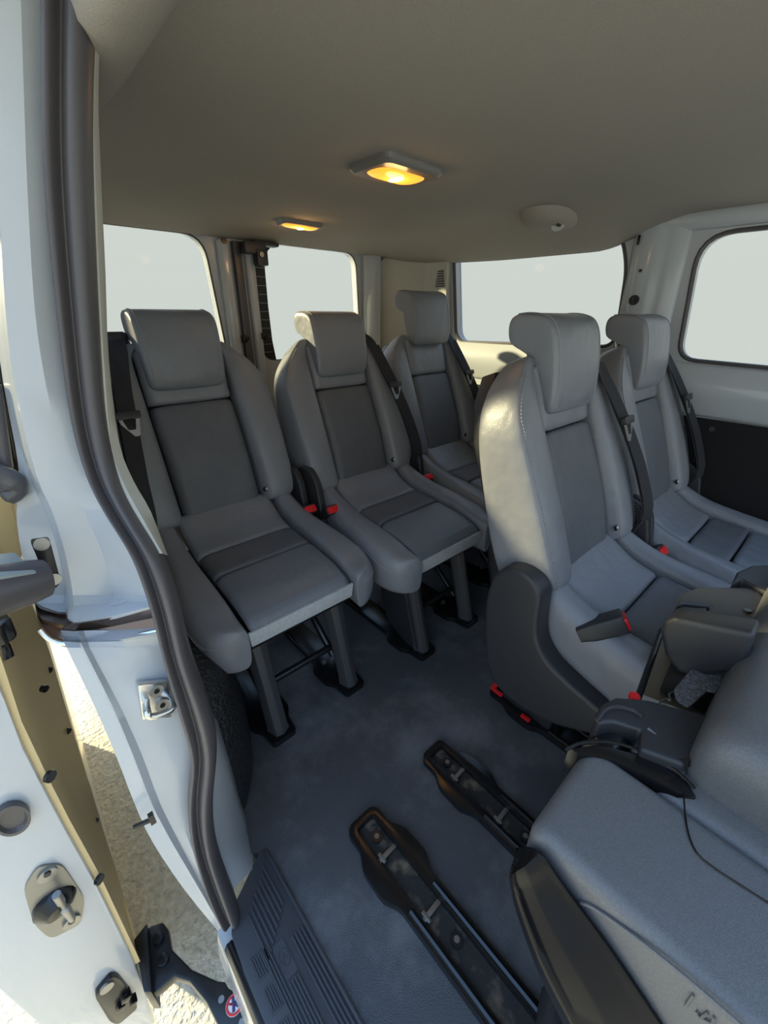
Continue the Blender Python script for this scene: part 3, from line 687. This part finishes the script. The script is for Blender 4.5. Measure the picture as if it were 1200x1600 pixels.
# gloss channel between outer back and hinge
ch = [on_z(x, y, .5615) for x, y in ((888, 1168), (935, 1163), (990, 1176), (1045, 1200), (1075, 1222), (1090, 1246), (1062, 1240), (1010, 1212), (960, 1188), (905, 1178))]
obj('hinge_channel', frel(G().loft([[p-Vector((0, 0, .05)) for p in ch], ch])), GLOSS, fs, bevel=.003)
rim = smooth([on_z(x, y, .5625) for x, y in ((884, 1172), (912, 1160), (960, 1160), (1010, 1178), (1055, 1203), (1086, 1232))], 4)
obj('channel_rim', frel(G().tube(rim, .0022, 8)), GLOSS, fs)
pv = on_z(958, 1158, .55); obj('hinge_pivot', frel(G().tube([pv+Vector((-.03, .005, -.02)), pv+Vector((.05, .0, -.02))], .024, 20)), STEEL, fs, bevel=.003)
# hinge arms reaching to the rear
def arm(name, top, z1, h, m=PLASTIC, bev=.010):
    return obj(name, frel(G().loft([[p-Vector((0, 0, h)) for p in top], top])), m, fs, bevel=bev, seg=3)
Z1 = .575
outl = lambda pts, z: [on_z(x, y, z) for x, y in pts]
a1 = arm('hinge_arm', outl([(930, 1118), (940, 1100), (962, 1088), (1010, 1092), (1120, 1120), (1128, 1160), (1068, 1195), (1000, 1170), (1003, 1140), (960, 1127), (936, 1130)], Z1), Z1, .045)
arm('arm_step', outl([(1003, 1142), (1090, 1172), (1072, 1212), (985, 1170)], Z1-.012), Z1-.012, .04, bev=.006)
obj('arm_rib', frel(G().tube([on_z(1012, 1138, Z1), on_z(1066, 1184, Z1-.008)], .0022, 6)), SHELL, fs)
obj('arm_lip', frel(G().tube(smooth([on_z(x, y, Z1+.001) for x, y in ((933, 1126), (945, 1110), (965, 1104), (990, 1110), (1004, 1120))], 4), .0035, 8)), PLASTIC, fs)
sc = on_z(1068, 1188, Z1-.004); obj('arm_screw', frel(G().disc(sc, (.2, .3, 1), .0075, .008, 14)), GLOSS, fs)
# half-round inner end cap
cap = [on_x(x, y, .70) for x, y in ((1030, 985), (1036, 972), (1054, 965), (1100, 975), (1180, 990), (1160, 1050), (1082, 1060), (1058, 1052), (1038, 1025))]
obj('end_cap', frel(G().loft([cap, [p+Vector((.05, 0, 0)) for p in cap]])), PLASTIC, fs, bevel=.010, seg=3)
arm('hinge_arm', outl([(1056, 945), (1064, 928), (1090, 917), (1185, 917), (1200, 945), (1165, 985), (1096, 966), (1112, 946), (1070, 942)], Z1+.012), Z1+.012, .04)
arm('arm_step', outl([(1116, 946), (1180, 962), (1165, 985), (1098, 963)], Z1+.004), Z1+.004, .03, bev=.005)
obj('arm_slot', frel(G().loft([[p-Vector((0, 0, .02)) for p in outl([(1060, 950), (1072, 936), (1112, 938), (1100, 962)], Z1+.006)], outl([(1060, 950), (1072, 936), (1112, 938), (1100, 962)], Z1+.006)])), GLOSS, fs, bevel=.003)
sc = on_z(1168, 956, Z1+.012); obj('arm_screw', frel(G().disc(sc, (0, .2, 1), .006, .008, 14)), GLOSS, fs)
arm('hinge_arm', outl([(1144, 912), (1152, 893), (1175, 883), (1240, 880), (1260, 915), (1210, 930), (1160, 905)], Z1+.02), Z1+.02, .035)
# plate, rod, spring and carpet in the recess between the arms
obj('recess_plate', frel(G().loft([outl([(1003, 1085), (1035, 985), (1130, 1010), (1120, 1130)], .50), outl([(1003, 1085), (1035, 985), (1130, 1010), (1120, 1130)], .475)])), mat('bare_bracket', (.22, .19, .14), .45, .6), fs, bevel=.003)
obj('recess_rod', frel(G().tube([on_z(997, 1090, .55), on_z(1034, 985, .55)], .005, 10)), GLOSS, fs)
obj('red_stop', frel(G().disc(on_z(991, 1089, .558), (0, 0, 1), .008, .008, 12)), RED, fs, bevel=.002)['label'] = 'small red plastic stop'
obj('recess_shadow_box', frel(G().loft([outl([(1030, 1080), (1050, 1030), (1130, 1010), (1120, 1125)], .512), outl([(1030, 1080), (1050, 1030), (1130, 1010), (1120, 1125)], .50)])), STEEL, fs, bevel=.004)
obj('return_spring', frel(G().tube(smooth([on_z(x, y, .55) for x, y in ((1028, 1100), (1040, 1092), (1048, 1094), (1046, 1084), (1056, 1080))], 5), .0014, 6)), DULL, fs)
fl_ = [(1122, 1003), (1146, 1010), (1150, 1028), (1118, 1085), (1105, 1080), (1075, 1108), (1056, 1096), (1052, 1078), (1092, 1030)]
obj('carpet_flap', frel(G().loft([outl(fl_, .553), outl(fl_, .570)])), CARPET, fs, bevel=.006)
# pointed side shield with ridge and light edge
shp = [((801, 1350), (818, 1322), .300), ((799, 1368), (846, 1331), .300), ((803, 1396), (872, 1368), .300), ((823, 1455), (905, 1413), .302), ((850, 1523), (958, 1484), .304), ((888, 1600), (1033, 1595), .306), ((915, 1650), (1075, 1660), .308), ((950, 1730), (1130, 1740), .310), ((1010, 1900), (1230, 1930), .312)]
rings = []; up_ = Vector((-.45, -.25, .86)).normalized()
Rq = [on_x(*b, X-.004) for a, b, X in shp]; La = smooth([on_z(*a, p.z-(.035 if i > 1 else .015)) for i, ((a, b, X), p) in enumerate(zip(shp, Rq))], 3); Ra = smooth(Rq, 3)
tip = on_z(809, 1319, Rq[0].z-.008)
rings.append([tip+Vector((.002*math.cos(q), 0, -.01+.002*math.sin(q))) for q in [2*math.pi*k/13 for k in range(13)]])
for i, (Lo, Ro) in enumerate(zip(La, Ra)):
    f = min(1, (i+1)/5); P = lambda t, h: Lo.lerp(Ro, t)+up_*h*f
    rings.append([Lo+Vector((.012, 0, -.045)), P(-.02, -.022), P(0, -.006), P(.03, .001), P(.08, .002), P(.14, -.002), P(.38, .008), P(.44, .009), P(.80, -.001), P(.90, .002), P(.96, .002), P(1, -.004), Ro+Vector((.003, 0, -.045))])
obj('side_lever', frel(G().loft(rings)), LEVERM, fs, angle=60)
obj('seat_pedestal', frel(G().prism(rounded([(.35, -.75), (1.05, -.75), (1.05, -.16), (.35, -.16)], .02, 3), lambda u, v, t: (u, v, t), .03, .30)), STEEL, fs, bevel=.01)
obj('pedestal_cover', frel(G().tube([on_z(868, 1560, .06), on_z(862, 1590, .06), on_z(858, 1640, .06)], .022, 16)), PLASTIC, fs)

# ------------------------------------------------------------------ ceiling lamps and anchor
def lamp(label, c, sx_, sy_, lens, tilt, key):
    t = thing('ceiling_lamp', label, 'lamp', c, 'amber ceiling lamps')
    P = rounded([(-sx_, -sy_), (sx_, -sy_), (sx_, sy_), (-sx_, sy_)], min(sx_, sy_)*.35, 5)
    lx, ly = lens; Lp = rounded([(-lx, -ly), (lx, -ly), (lx, ly), (-lx, ly)], min(lx, ly)*.95, 6)
    g = holed([(u*.90, v*.90) for u, v in P], [Lp], lambda u, v, t_: (u, v, t_), -.014, -.004)
    n = len(P); g.loft([[(u, v, .004) for u, v in P], [(u*.99, v*.99, -.006) for u, v in P], [(u*.90, v*.90, -.014) for u, v in P]], cap=False)
    o = obj('lamp_bezel', g, TRIM_L, t)
    rings = []
    for k in range(6):
        a = math.pi/2*k/5; rings.append([(u*math.cos(a)**.5 if k < 5 else u*.02, v*math.cos(a)**.5 if k < 5 else v*.02, -.011-.010*math.sin(a)) for u, v in Lp])
    obj('lamp_lens', G().loft([[(u, v, -.002) for u, v in Lp]]+rings), LENS, t, angle=80)
    b = obj('lamp_bulb', G().loft([[(lx*.20*k*math.cos(a), ly*.62*k*math.sin(a), z) for a in [2*math.pi*j/18 for j in range(18)]] for k, z in ((1, -.0185), (.9, -.0215), (.6, -.0228), (.1, -.0232))]), BULB, t, angle=80)
    t.rotation_euler = tilt
    ld = bpy.data.lights.new('bulb_light', 'POINT'); ld.energy = .35; ld.color = (1, .55, .2); ld.shadow_soft_size = .03
    lo_ = bpy.data.objects.new('bulb_light', ld); C.objects.link(lo_); lo_.parent = t; lo_.location = (0, 0, -.035)
    return t
TRIM_L = mat('lamp_bezel_grey', (.17, .16, .145), .35)
lamp('large glowing amber dome lamp in the middle of the headliner', (.878, .935, 1.398), .100, .075, (.078, .042), (0, 0, 0), 'a')
lamp('small glowing amber lamp strip on the headliner above the rear doors', (1.028, 1.625, ceil_z(1.028, 1.625)-.001), .088, .032, (.076, .020), (math.radians(-3), 0, 0), 'b')
# belt anchor moulding on the headliner
ac = on_z(862, 344, 1.380)
an = thing('belt_anchor', 'beige half-round belt anchor moulding on the headliner', 'anchor', ac)
g = G(); rings = []
for k in range(7):
    a = math.pi/2*k/6; rings.append([(.135*math.cos(a)**.5*math.cos(b), .105*math.cos(a)**.5*math.sin(b)+.0, .03-.058*math.sin(a)) for b in [2*math.pi*j/24 for j in range(24)]] if k < 6 else [(.01*math.cos(b), .01*math.sin(b), -.028) for b in [2*math.pi*j/24 for j in range(24)]])
obj('anchor_housing', g.loft(rings), HEAD, an, angle=80)
kn = obj('anchor_knob', G().disc((-.035, -.045, -.018), (.5, .6, .6), .024, .014, 20), TRIM, an, bevel=.003)
obj('anchor_slot', G().box((-.043, -.054, -.024), (.020, .006, .012)), PLASTIC, kn, bevel=.001)

# ------------------------------------------------------------------ sliding door, open, behind the opening
DO = Vector((-.2, 1.2, -.2))
sd = thing('sliding_door', 'white sliding door standing open beside the van body', 'door', DO)
def drel(g): g.v = [p-DO for p in g.v]; return g
fp = [(-300, 900), (-60, 930), (0, 1067), (31, 1150), (72, 1231), (102, 1288), (153, 1380), (205, 1487), (228, 1545), (246, 1604), (238, 1609), (160, 1611), (90, 1612), (62, 1610), (0, 1556), (-70, 1490), (-260, 1380)]
face = [on_y(x, y, .62) for x, y in fp]; back = [Vector((p.x, 1.85, p.z)) for p in face]
cen = sum(face, Vector())/len(face)
def ins(k, dy): return [p.lerp(cen, k)+Vector((0, dy, 0)) for p in face]
obj('door_panel', drel(G().loft([back, ins(0, .03), ins(.012, .012), ins(.035, .002), ins(.06, 0)])), PAINT, sd, angle=50)
# upper half with its window (out of the photograph, shades the step as in it)
dwin = rounded([(.98, 1.31), (1.72, 1.31), (1.76, .93), (.93, .93)], .08, 5)
obj('window_frame', drel(holed(rounded([(.66, 1.37), (1.85, 1.37), (1.85, .62), (.63, .62)], .05, 4), [dwin], fx, -.24, -.16)), PAINT, sd)
obj('door_glass', drel(G().prism(dwin, fx, -.202, -.198)), GLASS, sd, flat=True)
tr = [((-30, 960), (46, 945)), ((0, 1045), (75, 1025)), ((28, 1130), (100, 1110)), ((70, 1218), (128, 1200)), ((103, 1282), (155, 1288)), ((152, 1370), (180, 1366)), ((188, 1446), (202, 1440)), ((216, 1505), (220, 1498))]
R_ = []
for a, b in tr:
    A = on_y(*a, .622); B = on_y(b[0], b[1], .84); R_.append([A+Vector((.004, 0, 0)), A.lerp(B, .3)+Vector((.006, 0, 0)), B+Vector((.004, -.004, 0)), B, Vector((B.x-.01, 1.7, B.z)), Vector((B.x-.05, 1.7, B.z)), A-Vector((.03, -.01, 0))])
obj('door_trim', drel(G().loft(R_)), DOORTRIM, sd, angle=50)['label'] = 'inner trim panel, sunlight painted into its colour'
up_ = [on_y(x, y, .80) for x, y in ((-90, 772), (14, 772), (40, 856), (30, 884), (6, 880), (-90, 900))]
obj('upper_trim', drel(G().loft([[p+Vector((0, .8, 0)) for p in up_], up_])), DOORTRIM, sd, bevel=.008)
for x, y, Y in ((69, 1076, .68), (78, 1213, .61), (155, 1374, .61), (76, 1047, .80), (106, 1142, .80), (150, 1282, .80)):
    obj('trim_clip', drel(G().disc(on_y(x, y, Y), (.6, -.8, 0), .0085 if x in (78, 155) else .0055, .006, 14)), GLOSS, sd)
# oval plug
oc = on_y(18, 1271, .622); ov = []
for k in range(24):
    a = 2*math.pi*k/24; q = on_y(18+30*math.cos(a)*.95+6*math.sin(a), 1271+22*math.sin(a)-9*math.cos(a), .622); ov.append(q-Vector((0, .010, 0)))
obj('oval_plug', drel(G().loft([[p+Vector((0, .006, 0)) for p in ov], [p-Vector((0, .004, 0)) for p in ov], [p.lerp(oc, .18)-Vector((0, .006, 0)) for p in ov], [p.lerp(oc, .32)-Vector((0, .002, 0)) for p in ov]])), RUBBER, sd, angle=50)
# guide pin plate
pc = on_y(85, 1405, .622); pp = [on_y(x, y, .621) for x, y in rounded([(36, 1385), (58, 1350), (96, 1346), (132, 1400), (126, 1440), (78, 1464), (52, 1440)], 12, 3)]
pl_ = obj('guide_plate', drel(G().loft([pp, [p-Vector((0, .005, 0)) for p in pp]])), mat('grey_zinc_plate', (.28, .27, .24), .4, .6), sd, bevel=.001)
obj('guide_boot', drel(G().tube([pc+Vector((0, .0, 0)), pc+Vector((-.002, -.014, 0)), pc+Vector((-.0, -.026, -.002))], [.031, .028, .014], 18)), GLOSS, sd)
b1, b2 = on_y(88, 1398, .590), on_y(113, 1436, .600)
obj('guide_pin', drel(G().tube([b1, b1.lerp(b2, .3), b1.lerp(b2, .33), b1.lerp(b2, .5), b1.lerp(b2, .53), b2], [.006, .006, .004, .004, .007, .005], 14)), DULL, sd)
for x, y in ((74, 1366), (112, 1440)):
    s_ = obj('plate_screw', drel(G().disc(on_y(x, y, .614), (0, 1, 0), .013, .006, 18)), DULL, sd); obj('screw_socket', drel(G().disc(on_y(x, y, .610), (0, 1, 0), .005, .003, 6)), GLOSS, sd)
# lower latch
lc = [on_y(x, y, .620) for x, y in rounded([(146, 1548), (172, 1517), (184, 1518), (205, 1545), (214, 1566), (183, 1592), (170, 1588)], 7, 3)]
la = obj('door_latch', drel(G().loft([lc, [p-Vector((0, .012, 0)) for p in lc]])), STEEL, sd, bevel=.003)
obj('latch_screw', drel(G().disc(on_y(167, 1543, .607), (0, 1, 0), .012, .005, 16)), DULL, sd)
for x, y, d in ((196, 1556, .016), (188, 1570, .014), (208, 1562, .012)): obj('latch_claw', drel(G().box(on_y(x, y, .605), (d, .018, d*.9), Matrix.Rotation(.5, 3, 'Y'))), GLOSS, sd, bevel=.002)
# window channel, handle and centre arm
a_, b_ = on_y(-6, 560, .74), on_y(27, 735, .74)
obj('glass_channel', drel(G().tube([a_, b_], .0075, 10)), GLOSS, sd); obj('channel_tip', drel(G().tube([b_, on_y(32, 757, .74)], .006, 10)), CHROME, sd)
obj('glass_channel', drel(G().tube([on_y(-12, 600, .72), on_y(8, 730, .72)], .009, 10)), RUBBER, sd)
hc = [on_y(x, y, .70) for x, y in ((-60, 752), (-10, 744), (14, 752), (24, 766), (4, 778))]
obj('door_handle', drel(G().tube(smooth(hc, 3), [.018]*4+[.016]*4+[.013]*4+[.006], 14)), mat('grey_handle', (.09, .088, .092), .3), sd)
bk = [on_y(x, y, .635) for x, y in rounded([(46, 842), (76, 838), (94, 905), (86, 916), (74, 914), (62, 880)], 5, 3)]
bk_ = obj('arm_bracket', drel(G().loft([bk, [p-Vector((0, .008, 0)) for p in bk]])), STEEL, sd, bevel=.002)
for x, y in ((65, 850), (84, 905)):
    obj('bracket_bolt', drel(G().disc(on_y(x, y, .6265), (0, 1, 0), .0085, .003, 16)), DULL, sd)
A = on_y(70, 903, .605); B = on_y(-60, 936, .58)
obj('centre_arm', drel(G().tube([B, B.lerp(A, .3), B.lerp(A, .55), B.lerp(A, .8), A], [.032, .031, .029, .027, .024], 16)), RUBBER, sd)
obj('arm_top', drel(G().strip([B+Vector((0, .0, .034)), A+Vector((-.012, .0, .026))], Vector((0, 1, .1)), .05, .006)), mat('grey_arm_top', (.30, .34, .34), .45), sd, bevel=.002)
obj('arm_roller', drel(G().disc(on_y(-3, 985, .64), (0, 0, 1), .016, .03, 16).disc(on_y(2, 1020, .64), (0, .4, 1), .012, .02, 14)), GLOSS, sd, bevel=.003)
# lower arm with the no-step sticker
ar = [(212, 1474), (235, 1446), (254, 1440), (263, 1452), (268, 1482), (300, 1514), (340, 1532), (352, 1533), (356, 1543), (398, 1562), (420, 1604), (345, 1612), (322, 1566), (296, 1534), (272, 1526), (250, 1545), (233, 1558), (226, 1530)]
az = -.19; ap = [on_z(x, y, az) for x, y in ar]
la = obj('lower_arm', drel(G().loft([[p-Vector((0, 0, .028)) for p in ap], ap])), STEEL, sd, bevel=.005)
bp2 = [on_z(x, y, az+.004) for x, y in ((212, 1474), (232, 1448), (240, 1556), (228, 1556))]
obj('arm_flange', drel(G().loft([[p-Vector((0, 0, .07)) for p in bp2], [p+Vector((0, 0, .018)) for p in bp2]])), STEEL, sd, bevel=.003)
for x, y in ((247, 1466), (255, 1500)):
    obj('arm_bolt', drel(G().disc(on_z(x, y, az+.004), (0, 0, 1), .012, .010, 16)), GLOSS, sd, bevel=.002)
for x, y in ((346, 1562), (378, 1598)): obj('arm_rivet', drel(G().disc(on_z(x, y, az+.002), (0, 0, 1), .006, .005, 14)), DULL, sd)
so_ = on_z(366, 1570, az+.001); r_ = .0165
stk = obj('warning_sticker', drel(G().disc(so_, (0, 0, 1), r_, .0016, 28)), WHITE, sd); stk['label'] = 'round red and white no-step sticker'
ring = [so_+Vector((r_*.84*math.cos(a), r_*.84*math.sin(a), .001)) for a in [2*math.pi*k/28 for k in range(29)]]
obj('sticker_ring', drel(G().tube(ring, .0022, 6, cap=False)), STRED, stk)
obj('sticker_bar', drel(G().tube([so_+Vector((-r_*.6, r_*.6, .001)), so_+Vector((r_*.6, -r_*.6, .001))], .0018, 6)), STRED, stk)
obj('sticker_figure', drel(G().tube([so_+Vector((.002, .011, .001)), so_+Vector((0, .003, .001)), so_+Vector((-.005, -.009, .001))], .0028, 6).tube([so_+Vector((-.006, .005, .001)), so_+Vector((.007, .001, .001))], .0018, 6).tube([so_+Vector((0, .002, .001)), so_+Vector((.006, -.008, .001))], .0022, 6)), INK, stk)
for o_ in stk.children: o_.location = (0, 0, 0)
